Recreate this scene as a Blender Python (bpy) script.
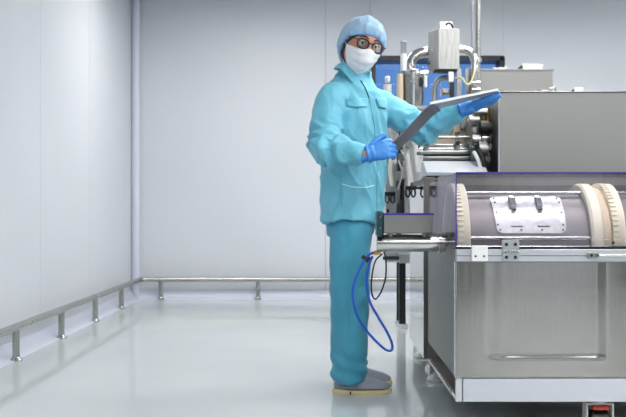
import bpy, bmesh, math, random
from mathutils import Vector, Matrix, noise
from mathutils.bvhtree import BVHTree
R = math.radians
random.seed(7)
SC = bpy.context.scene
COL = SC.collection
for o in list(bpy.data.objects): bpy.data.objects.remove(o)

# ------------------------------------------------------------------ camera, light, exposure
FPX, CH, VX, VY = 931.0, 0.81, 325.0, 208.5
cam = bpy.data.cameras.new('camera'); camo = bpy.data.objects.new('camera', cam); COL.objects.link(camo)
camo.location = (0, 0, CH); camo.rotation_euler = (R(90), 0, 0)
cam.lens = FPX*36/626; cam.sensor_width = 36; cam.shift_x = -12/626
cam.clip_start = .05
cam.dof.use_dof = True; cam.dof.focus_distance = 3.9; cam.dof.aperture_fstop = 4.5
SC.camera = camo
w = bpy.data.worlds.new('world'); SC.world = w; w.use_nodes = True
w.node_tree.nodes['Background'].inputs[0].default_value = (.80, .90, 1, 1)
w.node_tree.nodes['Background'].inputs[1].default_value = .25
SC.view_settings.view_transform = 'Standard'; SC.view_settings.look = 'None'
SC.view_settings.gamma = 1; SC.view_settings.exposure = 0.0
PANEL_POWER = 14.2
X0, X1, Y0, Y1, ZC = -1.73, 4.3, -2.6, 8.37, 2.695
LIGHTS = [(x, y) for y in (-1.3, .8, 2.8, 4.6, 6.2) for x in (1.15, 3.0)]+[(-.55, -1.1), (-.55, 6.7)]  # last two are unseen fill lamps, added to brighten the left side

# ------------------------------------------------------------------ materials
def lin(c):
    c /= 255.0
    return c/12.92 if c <= .04045 else ((c+.055)/1.055)**2.4
def S(r, g, b): return (lin(r), lin(g), lin(b), 1)
def mat(name, col, rough=.5, metal=0, **k):
    m = bpy.data.materials.new(name); m.use_nodes = True
    b = m.node_tree.nodes['Principled BSDF']
    b.inputs['Base Color'].default_value = col
    b.inputs['Roughness'].default_value = rough
    b.inputs['Metallic'].default_value = metal
    for kk, v in k.items(): b.inputs[kk.replace('_', ' ')].default_value = v
    return m
def nz(m, scale=(1, 1, 1), nscale=20, detail=3, bump=0, dist=.01, rough=None, colmix=None):
    """procedural variation: noise -> bump, roughness, colour"""
    nt = m.node_tree; N = nt.nodes; L = nt.links; b = N['Principled BSDF']
    tc = N.new('ShaderNodeTexCoord'); mp = N.new('ShaderNodeMapping'); mp.inputs['Scale'].default_value = scale
    no = N.new('ShaderNodeTexNoise'); no.inputs['Scale'].default_value = nscale; no.inputs['Detail'].default_value = detail
    L.new(tc.outputs['Object'], mp.inputs[0]); L.new(mp.outputs[0], no.inputs[0])
    if bump:
        bp = N.new('ShaderNodeBump'); bp.inputs['Strength'].default_value = bump; bp.inputs['Distance'].default_value = dist
        L.new(no.outputs[0], bp.inputs['Height'])
        if b.inputs['Normal'].is_linked: L.new(b.inputs['Normal'].links[0].from_socket, bp.inputs['Normal'])
        L.new(bp.outputs[0], b.inputs['Normal'])
    if rough:
        mr = N.new('ShaderNodeMapRange'); mr.inputs['From Min'].default_value = .3; mr.inputs['From Max'].default_value = .7
        mr.inputs['To Min'].default_value = rough[0]; mr.inputs['To Max'].default_value = rough[1]
        L.new(no.outputs[0], mr.inputs[0]); L.new(mr.outputs[0], b.inputs['Roughness'])
    if colmix:
        cr = N.new('ShaderNodeValToRGB'); cr.color_ramp.elements[0].position = .35; cr.color_ramp.elements[1].position = .65
        cr.color_ramp.elements[0].color = colmix[0]; cr.color_ramp.elements[1].color = colmix[1]
        L.new(no.outputs[0], cr.inputs[0]); L.new(cr.outputs[0], b.inputs['Base Color'])
    return m
M = {}
M['wall'] = nz(mat('white_wall_panel', S(208, 211, 217), .38), nscale=.7, detail=1, colmix=(S(205, 208, 214), S(211, 214, 220)))
M['seam'] = mat('panel_seam', S(176, 180, 188), .5)
M['trim'] = mat('corner_trim', S(208, 212, 226), .35)
M['far_wall'] = mat('unseen_wall_contrast_grey', S(120, 124, 128), .5)  # unseen wall, made grey to darken steel reflections and cut front fill
M['ceiling'] = mat('ceiling_paint', S(196, 198, 203), .6)
M['floor'] = nz(mat('epoxy_floor', S(203, 209, 210), .07, Specular_IOR_Level=.55), nscale=1.2, detail=2, rough=(.04, .09), colmix=(S(200, 207, 208), S(206, 212, 213)))
nz(M['floor'], nscale=2.2, detail=1, bump=.08, dist=.01)
M['steel'] = nz(mat('brushed_steel', (.34, .34, .33, 1), .26, 1), nscale=3, rough=(.24, .32))
M['steel_dark'] = nz(mat('dull_steel', (.24, .235, .23, 1), .35, 1), scale=(20, 20, 1), nscale=9, rough=(.28, .45))
M['polish'] = mat('polished_steel', (.52, .52, .51, 1), .11, 1)
M['mirror'] = nz(mat('mirror_steel', (.50, .51, .51, 1), .06, 1), nscale=2.5, detail=1, bump=.25, dist=.01)
M['dull_plate'] = nz(mat('dull_grey_plate', S(128, 124, 119), .45, .55), scale=(25, 25, 1), nscale=8, rough=(.38, .5))
M['front'] = nz(mat('brushed_panel_steel', (.37, .36, .34, 1), .16, 1), scale=(30, 30, 1), nscale=12, detail=2, rough=(.09, .16))
nz(M['front'], nscale=3.2, detail=1, bump=.22, dist=.01)
M['grey_panel'] = nz(mat('satin_steel_panel', (.27, .27, .265, 1), .42, .85), scale=(1, 1, 1), nscale=2, rough=(.38, .5))
M['rail'] = nz(mat('rail_steel', (.42, .42, .39, 1), .25, 1), nscale=3, rough=(.22, .28))
M['alu'] = mat('aluminium_profile', S(184, 187, 194), .35, .35)
M['white_paint'] = mat('white_powder_coat', S(194, 197, 205), .35)
M['white_plastic'] = mat('white_plastic', S(225, 225, 225), .4)
M['cream'] = mat('cream_nylon', S(240, 231, 208), .4)
M['beige'] = mat('beige_nylon', S(214, 196, 168), .45)
M['black'] = mat('black_plastic', S(22, 22, 24), .4)
M['dark_metal'] = mat('dark_painted_metal', S(40, 40, 42), .4, .3)
M['teal_dark'] = mat('dark_teal_plastic', S(10, 58, 66), .4)
M['brass'] = mat('brass', S(190, 150, 70), .3, 1)
M['hose'] = mat('blue_hose', S(20, 85, 190), .35)
M['red'] = mat('red_plastic', S(190, 60, 40), .4)
M['violet'] = mat('violet_acrylic_edge', S(70, 50, 150), .2)
M['yellow_cable'] = mat('pale_yellow_tube', S(200, 200, 160), .4)
M['blind'] = nz(mat('blue_room_beyond', S(92, 140, 205), 1.0, Specular_IOR_Level=0.0), nscale=1.5, detail=1, colmix=(S(84, 132, 198), S(104, 150, 210)))
_b = M['blind'].node_tree.nodes['Principled BSDF']; M['blind'].node_tree.links.new(_b.inputs['Base Color'].links[0].from_socket, _b.inputs['Emission Color']); _b.inputs['Emission Strength'].default_value = .95; M['blind'].node_tree.links.remove(_b.inputs['Base Color'].links[0]); _b.inputs['Base Color'].default_value = (.02, .03, .05, 1)   # a lit room shows through this window
M['grey_pipe'] = mat('grey_pipe', S(165, 168, 172), .35, .3)
def clear(name, tint, gloss=.12, rough=.03, fres=1.0):
    m = bpy.data.materials.new(name); m.use_nodes = True; nt = m.node_tree; N = nt.nodes; L = nt.links
    N.remove(N['Principled BSDF']); out = N['Material Output']
    t = N.new('ShaderNodeBsdfTransparent'); t.inputs[0].default_value = tint
    g = N.new('ShaderNodeBsdfGlossy'); g.inputs['Roughness'].default_value = rough; g.inputs[0].default_value = (.9, .9, .95, 1)
    f = N.new('ShaderNodeFresnel'); f.inputs[0].default_value = 1.45
    a = N.new('ShaderNodeMath'); a.operation = 'MULTIPLY_ADD'; a.inputs[1].default_value = fres; a.inputs[2].default_value = gloss; a.use_clamp = True
    mx = N.new('ShaderNodeMixShader')
    L.new(f.outputs[0], a.inputs[0]); L.new(a.outputs[0], mx.inputs[0]); L.new(t.outputs[0], mx.inputs[1]); L.new(g.outputs[0], mx.inputs[2])
    L.new(mx.outputs[0], out.inputs[0]); return m
M['acrylic'] = clear('clear_acrylic', (.975, .972, .99, 1), .02)
M['smoke'] = clear('smoked_acrylic', (.80, .79, .83, 1), .01, fres=.3)
M['glass'] = clear('window_glass', (.95, .97, 1, 1), .0, fres=.05)
M['lens'] = clear('spectacle_lens', (.94, .98, .97, 1), .03)
def perforated():
    m = mat('perforated_drum_steel', (.3, .3, .3, 1), .45, .6); nt = m.node_tree; N = nt.nodes; L = nt.links; b = N['Principled BSDF']
    tc = N.new('ShaderNodeTexCoord'); sp = N.new('ShaderNodeSeparateXYZ'); L.new(tc.outputs['UV'], sp.inputs[0])
    def dist(k):
        a = N.new('ShaderNodeMath'); a.operation = 'MULTIPLY'; a.inputs[1].default_value = 150
        s = N.new('ShaderNodeMath'); s.operation = 'SINE'; L.new(a.outputs[0], s.inputs[0]); L.new(sp.outputs[k], a.inputs[0])
        return s
    a, c = dist(0), dist(1); mu = N.new('ShaderNodeMath'); mu.operation = 'MULTIPLY'
    for q, s in ((0, a), (1, c)): L.new(s.outputs[0], mu.inputs[q])
    gt = N.new('ShaderNodeMath'); gt.operation = 'GREATER_THAN'; gt.inputs[1].default_value = .3; L.new(mu.outputs[0], gt.inputs[0])
    mx = N.new('ShaderNodeMix'); mx.data_type = 'RGBA'; mx.inputs[6].default_value = S(140, 134, 135); mx.inputs[7].default_value = S(70, 65, 66)
    L.new(gt.outputs[0], mx.inputs[0]); L.new(mx.outputs[2], b.inputs['Base Color']); return m
M['perf'] = perforated()
def cloth(name, c1, c2, rough=.75):
    m = nz(mat(name, c1, rough, Sheen_Weight=.15), nscale=6, detail=2, colmix=(c1, c2))
    nz(m, nscale=13, detail=4, bump=.45, dist=.02); return m
M['scrubs'] = cloth('teal_cotton', S(100, 182, 206), S(110, 190, 212), .6)
M['trousers'] = cloth('teal_cotton_less_light', S(60, 150, 178), S(68, 158, 186), .65)  # jacket cloth in a darker tone, standing for weaker light lower down
M['piping'] = mat('white_piping', S(215, 240, 245), .6)
M['zip'] = mat('dark_zip', S(30, 50, 60), .5)
M['skin'] = mat('skin', S(190, 135, 108), .5, Subsurface_Weight=.1)
M['hair'] = nz(mat('dark_hair', S(34, 27, 26), .5), scale=(1, 1, 8), nscale=60, bump=.4, dist=.004)
M['glove'] = nz(mat('blue_nitrile', S(56, 134, 212), .38), nscale=40, detail=3, bump=.35, dist=.006)
M['mask'] = nz(mat('white_mask', S(232, 232, 236), .8), nscale=40, bump=.1)
def capmat():
    m = cloth('blue_bouffant', S(148, 196, 234), S(188, 220, 245), .8); nt = m.node_tree; N = nt.nodes; L = nt.links
    b = N['Principled BSDF']; b.inputs['Alpha'].default_value = .55; return m
M['cap'] = capmat()
M['cap_band'] = mat('blue_cap_band', S(80, 150, 215), .8)
M['suede'] = nz(mat('grey_suede', S(150, 156, 168), .9), nscale=60, bump=.2, dist=.003)
M['sole'] = mat('tan_sole', S(216, 200, 152), .6)
M['board'] = mat('slate_grey_board', S(92, 94, 104), .35)
M['paper'] = mat('white_paper', S(225, 230, 236), .6)
M['eye_white'] = mat('eye_white', S(225, 222, 218), .2)
M['iris'] = mat('dark_iris', S(35, 25, 20), .15)
M['emit'] = bpy.data.materials.new('lamp_diffuser'); M['emit'].use_nodes = True
_b = M['emit'].node_tree.nodes['Principled BSDF']; _b.inputs['Emission Color'].default_value = (1, .985, .955, 1); _b.inputs['Emission Strength'].default_value = PANEL_POWER

# ------------------------------------------------------------------ mesh helpers
def P(px, py, Y): return Vector(((px-VX)/FPX*Y, Y, CH-(py-VY)/FPX*Y))     # measuring aid: a sight line cut at depth Y
def box(bm, x0, x1, y0, y1, z0, z1):
    vs = [bm.verts.new((x, y, z)) for x in (x0, x1) for y in (y0, y1) for z in (z0, z1)]
    for f in ((0, 1, 3, 2), (4, 6, 7, 5), (0, 4, 5, 1), (2, 3, 7, 6), (0, 2, 6, 4), (1, 5, 7, 3)): bm.faces.new([vs[i] for i in f])
def frame_of(d):
    d = d.normalized(); a = Vector((0, 0, 1)) if abs(d.z) < .9 else Vector((1, 0, 0))
    u = d.cross(a).normalized(); return u, d.cross(u).normalized()
def loft(bm, rings, caps=True, closed=False):
    R_ = [[bm.verts.new(p) for p in r] for r in rings]; n = len(R_[0])
    for a, b in list(zip(R_, R_[1:])) + ([(R_[-1], R_[0])] if closed else []):
        for i in range(n): bm.faces.new((a[i], a[(i+1) % n], b[(i+1) % n], b[i]))
    if caps and not closed: bm.faces.new(R_[0][::-1]); bm.faces.new(R_[-1])
    return R_
def circ(c, u, v, r, n, r2=None, ph=0):
    r2 = r if r2 is None else r2
    return [c+u*(r*math.cos(ph+2*math.pi*i/n))+v*(r2*math.sin(ph+2*math.pi*i/n)) for i in range(n)]
def cyl(bm, a, b, r, n=20, r2=None):
    a, b = Vector(a), Vector(b); u, v = frame_of(b-a)
    loft(bm, [circ(a, u, v, r, n), circ(b, u, v, r if r2 is None else r2, n)])
def spline(pts, k=8):
    pts = [Vector(p) for p in pts]; q = [2*pts[0]-pts[1]]+pts+[2*pts[-1]-pts[-2]]; out = []
    for i in range(1, len(q)-2):
        for j in range(k):
            t = j/k; a, b, c, d = q[i-1:i+3]
            out.append(.5*((2*b)+(c-a)*t+(2*a-5*b+4*c-d)*t*t+(3*b-a-3*c+d)*t**3))
    out.append(pts[-1]); return out
def tube(bm, pts, r, n=12, k=8, smooth=True, rounded=False):
    rs = r if isinstance(r, (list, tuple)) else [r]*len(pts)
    if smooth:
        P4 = spline([Vector(p) for p in pts], k); m = len(P4); R4 = []
        for i in range(m):
            t = i/(m-1)*(len(rs)-1); j = min(int(t), len(rs)-2); f = t-j; f = f*f*(3-2*f); R4.append(rs[j]*(1-f)+rs[j+1]*f)
    else: P4 = [Vector(p) for p in pts]; R4 = rs
    rings = []; u = None
    if rounded:
        d0 = (P4[0]-P4[1]).normalized(); d1 = (P4[-1]-P4[-2]).normalized(); r0, r1 = R4[0], R4[-1]
        P4 = [P4[0]+d0*r0*s for s in (.95, .75, .4)]+P4+[P4[-1]+d1*r1*s for s in (.4, .75, .95)]
        R4 = [r0*c for c in (.3, .66, .92)]+R4+[r1*c for c in (.92, .66, .3)]
    for i, p in enumerate(P4):
        d = (P4[min(i+1, len(P4)-1)]-P4[max(i-1, 0)]).normalized()
        if u is None: u, _ = frame_of(d)
        u = (u-d*u.dot(d)).normalized(); v = d.cross(u); rings.append(circ(p, u, v, R4[i], n))
    loft(bm, rings)
def revx(bm, prof, yc, zc, n=48, closed=True):
    """revolve (x, radius) profile round an axis parallel to X"""
    rings = [[Vector((x, yc-r*math.cos(2*math.pi*i/n), zc+r*math.sin(2*math.pi*i/n))) for i in range(n)] for x, r in prof]
    loft(bm, rings, closed=closed)
def revz(bm, prof, xc, yc, n=32):
    loft(bm, [[Vector((xc+r*math.cos(2*math.pi*i/n), yc+r*math.sin(2*math.pi*i/n), z)) for i in range(n)] for z, r in prof])
WO = {}
def B(fn, *a, **k): bm = bmesh.new(); fn(bm, *a, **k); return bm
def obj(name, bm, m, parent=None, bevel=0, ang=35, label=None):
    if isinstance(bm, bmesh.types.BMesh):
        bmesh.ops.recalc_face_normals(bm, faces=bm.faces); me = bpy.data.meshes.new(name); bm.to_mesh(me); bm.free()
    else: me = bm; me.name = name
    me.materials.clear(); me.materials.append(M[m] if isinstance(m, str) else m)
    me.shade_smooth(); me.set_sharp_from_angle(angle=R(ang))
    o = bpy.data.objects.new(name, me); COL.objects.link(o); WO[o.name] = Vector((0, 0, 0))
    if parent: o.parent = parent; o.location = -WO[parent.name]
    if bevel:
        b = o.modifiers.new('bevel', 'BEVEL'); b.width = bevel; b.segments = 2; b.limit_method = 'ANGLE'; b.harden_normals = False
    if label: o['label'] = label
    return o
def bxo(name, m, parent, *xs, bevel=.002, label=None):
    return obj(name, B(box, *xs), m, parent, bevel, label=label)
def cyo(name, m, parent, a, b, r, label=None, n=20, r2=None):
    return obj(name, B(cyl, a, b, r, n, r2), m, parent, label=label)
def tbo(name, m, parent, pts, r, label=None, n=10, **k):
    return obj(name, B(tube, pts, r, n, **k), m, parent, label=label)
def thing(name, label, cat, loc, group=None):
    o = bpy.data.objects.new(name, None); COL.objects.link(o); o.location = loc; o.empty_display_size = .05
    o['label'] = label; o['category'] = cat
    if group: o['group'] = group
    WO[o.name] = Vector(loc); return o
def tag(o, label, cat, group=None):
    o['label'] = label; o['category'] = cat
    if group: o['group'] = group
    return o
def struct(name, bm, m, parent=None, bevel=0):
    o = obj(name, bm, m, parent, bevel)
    if parent is None: o['kind'] = 'structure'
    return o
def evalmesh(bm, mods):
    me = bpy.data.meshes.new('tmp'); bmesh.ops.recalc_face_normals(bm, faces=bm.faces); bm.to_mesh(me); bm.free()
    o = bpy.data.objects.new('tmp', me); COL.objects.link(o)
    for t, kw in mods:
        m = o.modifiers.new(t, t)
        for k, v in kw.items(): setattr(m, k, v)
    dg = bpy.context.evaluated_depsgraph_get(); dg.update()
    out = bpy.data.meshes.new_from_object(o.evaluated_get(dg)); bpy.data.objects.remove(o); bpy.data.meshes.remove(me)
    return out
def vox(bm, size, it=4, fac=.5):
    return evalmesh(bm, [('REMESH', dict(mode='VOXEL', voxel_size=size)), ('SMOOTH', dict(factor=fac, iterations=it))])
def displace(me, fn):
    ns = [v.normal.copy() for v in me.vertices]
    for v, n in zip(me.vertices, ns): v.co = v.co+n*fn(v.co)
    me.update()

# ------------------------------------------------------------------ room
T = .12
struct('floor', B(box, X0-T, X1+T, Y0-T, Y1+T+.3, -.1, 0), 'floor')
struct('ceiling', B(box, X0-T, X1+T, Y0-T, Y1+T+.3, ZC, ZC+.1), 'ceiling')
def wall_panels(axis, a0, a1, w_, c, skip=None):
    """sandwich panels with narrow seams; returns (panels bm, seams bm)"""
    bm = bmesh.new(); bs = bmesh.new(); a = a0
    while a < a1-.01:
        b = min(a+w_, a1)
        if axis == 'Y': box(bm, c-T, c, a+.002, b-.002, 0, ZC)
        a = b
    return bm
bw = wall_panels('Y', Y0, Y1, 1.18, X0)
wl = struct('wall_left', bw, 'wall', bevel=.002); struct('panel_seam', B(box, X0-T, X0-.003, Y0, Y1, 0, ZC), 'seam', wl)
struct('wall_right', B(box, X1, X1+T, Y0, Y1, 0, ZC), 'wall')
WX0, WX1, WZ0, WZ1 = P(372, 0, Y1).x, P(503.5, 0, Y1).x, 1.10, P(0, 57, Y1).z
bb = bmesh.new()
for x0, x1, z0, z1 in ((X0, WX0-.42, 0, ZC), (WX0-.416, WX0, 0, ZC), (WX0+.002, WX1, 0, WZ0), (WX0+.002, WX1, WZ1, ZC), (WX1+.002, WX1+1.2, 0, ZC), (WX1+1.204, X1, 0, ZC)):
    box(bb, x0, x1, Y1, Y1+T, z0, z1)
bmesh.ops.translate(bb, verts=bb.verts, vec=(0, 0, 0))
wb = struct('wall_back', bb, 'wall')
xs = P(370, 0, Y1).x
struct('panel_seam', B(box, xs-.003, xs+.003, Y1-.0015, Y1, .05, ZC), 'seam', wb)
struct('wall_front', B(box, X0, X1, Y0-T, Y0, 0, ZC), 'far_wall')
# blue-lit window in the back wall
wn = struct('window_1', B(box, WX0, WX1, Y1+T+.10, Y1+T+.12, WZ0, WZ1), 'blind')
fb = bmesh.new(); t = .032
for a in ((WX0-.01, WX0+t, WZ0, WZ1), (WX1-t, WX1+.01, WZ0, WZ1), (WX0, WX1, WZ1-t, WZ1+.01), (WX0, WX1, WZ0-.01, WZ0+t)): box(fb, a[0], a[1], Y1-.015, Y1+T+.1, a[2], a[3])
struct('window_frame', fb, 'black', wn)
struct('pane', B(box, WX0+t, WX1-t, Y1+.03, Y1+.036, WZ0+t, WZ1-t), 'glass', wn)
# corner trim, coving
struct('trim_1', B(cyl, (X0+.035, Y1-.035, 0), (X0+.035, Y1-.035, ZC), .038, 24), 'trim')
def cove(bm, side):
    pr = [(0, .075), (.012, .07), (.02, .045), (.035, .022), (.06, .008), (.085, 0), (0, 0)]
    if side == 'L': loft(bm, [[Vector((X0+d, y, z)) for d, z in pr] for y in (Y0, Y1-.07)])
    else: loft(bm, [[Vector((x, Y1-d, z)) for d, z in pr] for x in (X0+.07, X1)])
struct('baseboard_left', B(cove, 'L'), 'trim'); struct('baseboard_back', B(cove, 'B'), 'trim')
# unseen wall behind the camera, greyed for contrast; white door mirrored in the steel
dr = struct('door_1', B(box, 1.75, 2.75, Y0, Y0+.05, 0, 2.15), 'white_paint', bevel=.004)
fr = bmesh.new()
for a in ((1.6, 1.75, 0, 2.3), (2.75, 2.9, 0, 2.3), (1.6, 2.9, 2.15, 2.3)): box(fr, a[0], a[1], Y0, Y0+.07, a[2], a[3])
struct('door_frame', fr, 'grey_pipe', dr, .004)
struct('door_handle', B(cyl, (1.86, Y0+.09, .95), (1.86, Y0+.09, 1.15), .012), 'steel', dr)
# ceiling lamps; the last two are added as fill for the left side
for i, (lx, ly) in enumerate(LIGHTS):
    L_ = thing('ceiling_light', 'flat white rectangular lamp panel in the ceiling', 'ceiling light', (lx, ly, ZC), 'ceiling lamp panels outside the view')
    f_ = bmesh.new()
    for a in ((-.62, .62, -.32, -.30), (-.62, .62, .30, .32), (-.62, -.60, -.30, .30), (.60, .62, -.30, .30)): box(f_, lx+a[0], lx+a[1], ly+a[2], ly+a[3], ZC-.03, ZC)
    obj('lamp_frame', f_, 'white_paint', L_)
    bxo('diffuser', 'emit', L_, lx-.60, lx+.60, ly-.30, ly+.30, ZC-.02, ZC-.001, bevel=0)

# ------------------------------------------------------------------ bumper rail
RX, RYB, RZ = -1.646, 8.29, .178
rl = thing('bumper_rail', 'low steel bumper rail on short posts running along left and back walls', 'rail', (RX, RYB, 0))
tbo('rail', 'rail', rl, [(RX, -.9, RZ), (RX, 3, RZ), (RX, RYB-.05, RZ), (RX+.015, RYB-.015, RZ), (RX+.05, RYB, RZ), (1.6, RYB, RZ), (X1-.05, RYB, RZ)], .021, smooth=False, n=20)
posts = [(RX, 4.96+.855*k) for k in range(-6, 4)]+[(P(161, 0, RYB).x+.864*k, RYB) for k in range(0, 7)]
for x, y in posts:
    p = cyo('post', 'rail', rl, (x, y, .006), (x, y, RZ-.012), .019)
    q = bmesh.new(); revz(q, [(.0, .036), (.006, .036), (.012, .026), (.022, .021)], x, y); obj('flange', q, 'polish', p)

# ------------------------------------------------------------------ person
SX, SY = .131, 4.19
man = thing('person', 'person in teal protective suit, blue hair cover, white mask and glasses holding an open folder', 'person', (.125, 4.19, 0))
def ell_ring(c, a, b, A, n=40, pw=2.3):
    """ring; a half width across the shoulders, b half depth; A = facing angle from +X towards the camera"""
    f = Vector((math.cos(R(A)), -math.sin(R(A)), 0)); s = Vector((-math.sin(R(A)), -math.cos(R(A)), 0)); out = []
    for i in range(n):
        t = 2*math.pi*i/n; ct, st = math.cos(t), math.sin(t)
        x = math.copysign(abs(ct)**(2/pw), ct); y = math.copysign(abs(st)**(2/pw), st)
        out.append(Vector(c)+s*(a*x)+f*(b*y))
    return out
SH_R, EL_R, WR_R = Vector((.030, 4.075, 1.295)), Vector((.0, 3.985, 1.065)), Vector((.160, 3.895, 1.035))
SH_L, EL_L, WR_L = Vector((.225, 4.29, 1.300)), Vector((.445, 4.285, 1.178)), Vector((.612, 4.13, 1.250))
# head frame
HC = Vector((.163, 4.13, 1.525))
HM = Matrix.Translation(HC) @ (Matrix.Rotation(R(15), 4, 'Y') @ Matrix.Rotation(R(20), 4, 'Z') @ Matrix.Rotation(R(6), 4, 'X')) @ Matrix.Scale(1.03, 4)
def gs(a, s): return math.exp(-(a/s)**2)
def head_pt(d, feat=True):
    x, y, z = d.x*.077, d.y*.096, d.z*.118
    if z < 0:
        t_ = min(1, -z/.118); x *= 1-.26*t_**1.6
        if y > 0: y *= 1-.35*t_
    if y < 0:
        x *= 1.0
        if feat:
            y -= .022*gs(x, .012)*gs(z+.026, .022)+.006*gs(x, .010)*gs(z-.0, .02)
            y += .011*gs(abs(x)-.031, .017)*gs(z-.010, .014)
            y -= .004*gs(abs(x)-.03, .025)*gs(z-.033, .008)
            y -= .007*gs(x, .022)*gs(z+.098, .018)+.004*gs(x, .02)*gs(z+.062, .010)
    return Vector((x, y, z))
def sphd(th, ph): return Vector((math.cos(th)*math.sin(ph), -math.cos(th)*math.cos(ph), math.sin(th)))
def head_bm(bm):
    nth, nph = 60, 80; rings = []
    for i in range(1, nth):
        th = -math.pi/2+math.pi*i/nth; rings.append([HM @ head_pt(sphd(th, 2*math.pi*j/nph)) for j in range(nph)])
    loft(bm, rings)
def hand(bm, Mx, side, curl, inf=0, thumb=(0.0, .6)):
    """right hand palm down: fingers +X, thumb +Y, back of hand +Z; side=-1 mirrors to a left hand"""
    def tr(p): return Mx @ Vector((p[0], p[1]*side, p[2]))
    rings = []
    for x, hw, ht, yo in ((-.035, .026, .020, 0), (-.01, .027, .019, 0), (.02, .034, .017, .002), (.055, .041, .015, .001), (.082, .041, .012, -.001), (.092, .036, .009, -.001)):
        rings.append([tr((x, yo+(hw+inf)*math.copysign(abs(math.cos(t_))**.8, math.cos(t_)), (ht+inf)*math.sin(t_))) for t_ in [2*math.pi*i/20 for i in range(20)]])
    loft(bm, rings)
    for k, (y, L_, r, sp) in enumerate(((.031, .072, .0092, .10), (.011, .080, .0094, .02), (-.010, .074, .0090, -.05), (-.030, .058, .0080, -.13))):
        c = curl[k]; p = Vector((.080, y, 0)); pts = [Vector((.06, y*.9, 0)), p]; a = 0
        for j, fr_ in enumerate((.44, .31, .25)):
            a += R(c*(.75, 1, .8)[j]); p = p+Vector((math.cos(a)*math.cos(sp), math.cos(a)*math.sin(sp), -math.sin(a)))*L_*fr_; pts.append(p)
        tube(bm, [tr(q) for q in pts], [r*1.05+inf, r*1.02+inf, r+inf, r*.92+inf, r*.78+inf], 12, k=4, rounded=True)
    up, op = thumb; p = Vector((.018, .024, -.004)); pts = [Vector((.0, .012, -.004)), p]; d = Vector((math.cos(op), math.sin(op), up))
    for j, l_ in enumerate((.034, .032, .026)):
        p = p+d.normalized()*l_; pts.append(p); d = d+Vector((.12, -.16, -.03 if up >= 0 else 0))
    tube(bm, [tr(q) for q in pts], [.014+inf, .0135+inf, .0115+inf, .0105+inf, .0085+inf], 12, k=4, rounded=True)
def basis(o, x, z):
    x = Vector(x).normalized(); z = Vector(z); z = (z-x*z.dot(x)).normalized(); y = z.cross(x)
    m = Matrix((x, y, z)).transposed().to_4x4(); m.translation = Vector(o); return m
HR = basis((.178, 3.893, 1.036), (1, -.02, .30), (.12, -1, .35))
HL = basis((.622, 4.120, 1.252), (1, -.12, .32), (.15, -.35, -1))
CR, CL = (48, 42, 40, 44), (10, 6, 6, 10)
THR, THL = (-.35, .75), (-.5, .7)
def body_bm(bm, s=1):
    head_bm(bm)
    tube(bm, [(.118, 4.185, 1.36), (.130, 4.175, 1.42), (.152, 4.15, 1.485)], [.062, .052, .05], 20)
    loft(bm, [ell_ring((x, 4.19, z), a, b, A) for x, z, a, b, A in ((.122, .80, .07, .055, 22), (.124, .88, .09, .07, 22), (.120, 1.0, .125, .085, 30), (.126, 1.1, .125, .09, 40), (.13, 1.22, .14, .10, 45), (.127, 1.30, .125, .075, 45), (.12, 1.35, .08, .055, 45), (.12, 1.40, .048, .045, 45))])
    tube(bm, [SH_R, (SH_R+EL_R)/2, EL_R], [.044, .044, .036], 16, rounded=True); tube(bm, [EL_R, (EL_R+WR_R)/2, WR_R, WR_R+Vector((.02, 0, 0))], [.037, .036, .025, .024], 16, rounded=True)
    tube(bm, [SH_L, (SH_L+EL_L)/2, EL_L], [.044, .044, .036], 16, rounded=True); tube(bm, [EL_L, (EL_L+WR_L)/2, WR_L], [.037, .035, .025], 16, rounded=True)
    for x, y in ((.108, 4.105), (.125, 4.285)):
        tube(bm, [(x+.005, (y+4.19)/2, .86), (x, y, .70), (x, y, .45), (x-.01, y, .28), (x-.008, y, .075)], [.055, .060, .05, .045, .034], 20, rounded=False)
        tube(bm, [(x-.03, y, .055), (x+.06, y, .050), (x+.12, y, .040)], [.022, .018, .012], 16, rounded=True)
    hand(bm, HR, 1, CR, 0, THR); hand(bm, HL, -1, CL, 0, THL)
body = vox(B(body_bm), .0042, 2, .4)
bo = obj('body', body, 'skin', man, ang=180)
for s_, H_, c_, t_ in ((1, HR, CR, THR), (-1, HL, CL, THL)):
    def gb(bm):
        hand(bm, H_, s_, c_, .0035, t_)
        # loose cuff, rolled edge
        x = H_.to_3x3() @ Vector((1, 0, 0)); u = H_.to_3x3() @ Vector((0, 1, 0)); v = H_.to_3x3() @ Vector((0, 0, 1)); o = H_.translation
        st = -.004 if s_ == 1 else -.030
        loft(bm, [circ(o+x*a, u, v, r, 20, r*.86) for a, r in ((st, .038), (st+.006, .040), (st+.012, .037), (.018, .036), (.03, .033))])
    me = vox(B(gb), .0026, 3, .5)
    displace(me, lambda p: .0012*noise.noise(p*70)+.0008*noise.noise(p*150))
    obj('glove', me, 'glove', man, ang=180)

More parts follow.
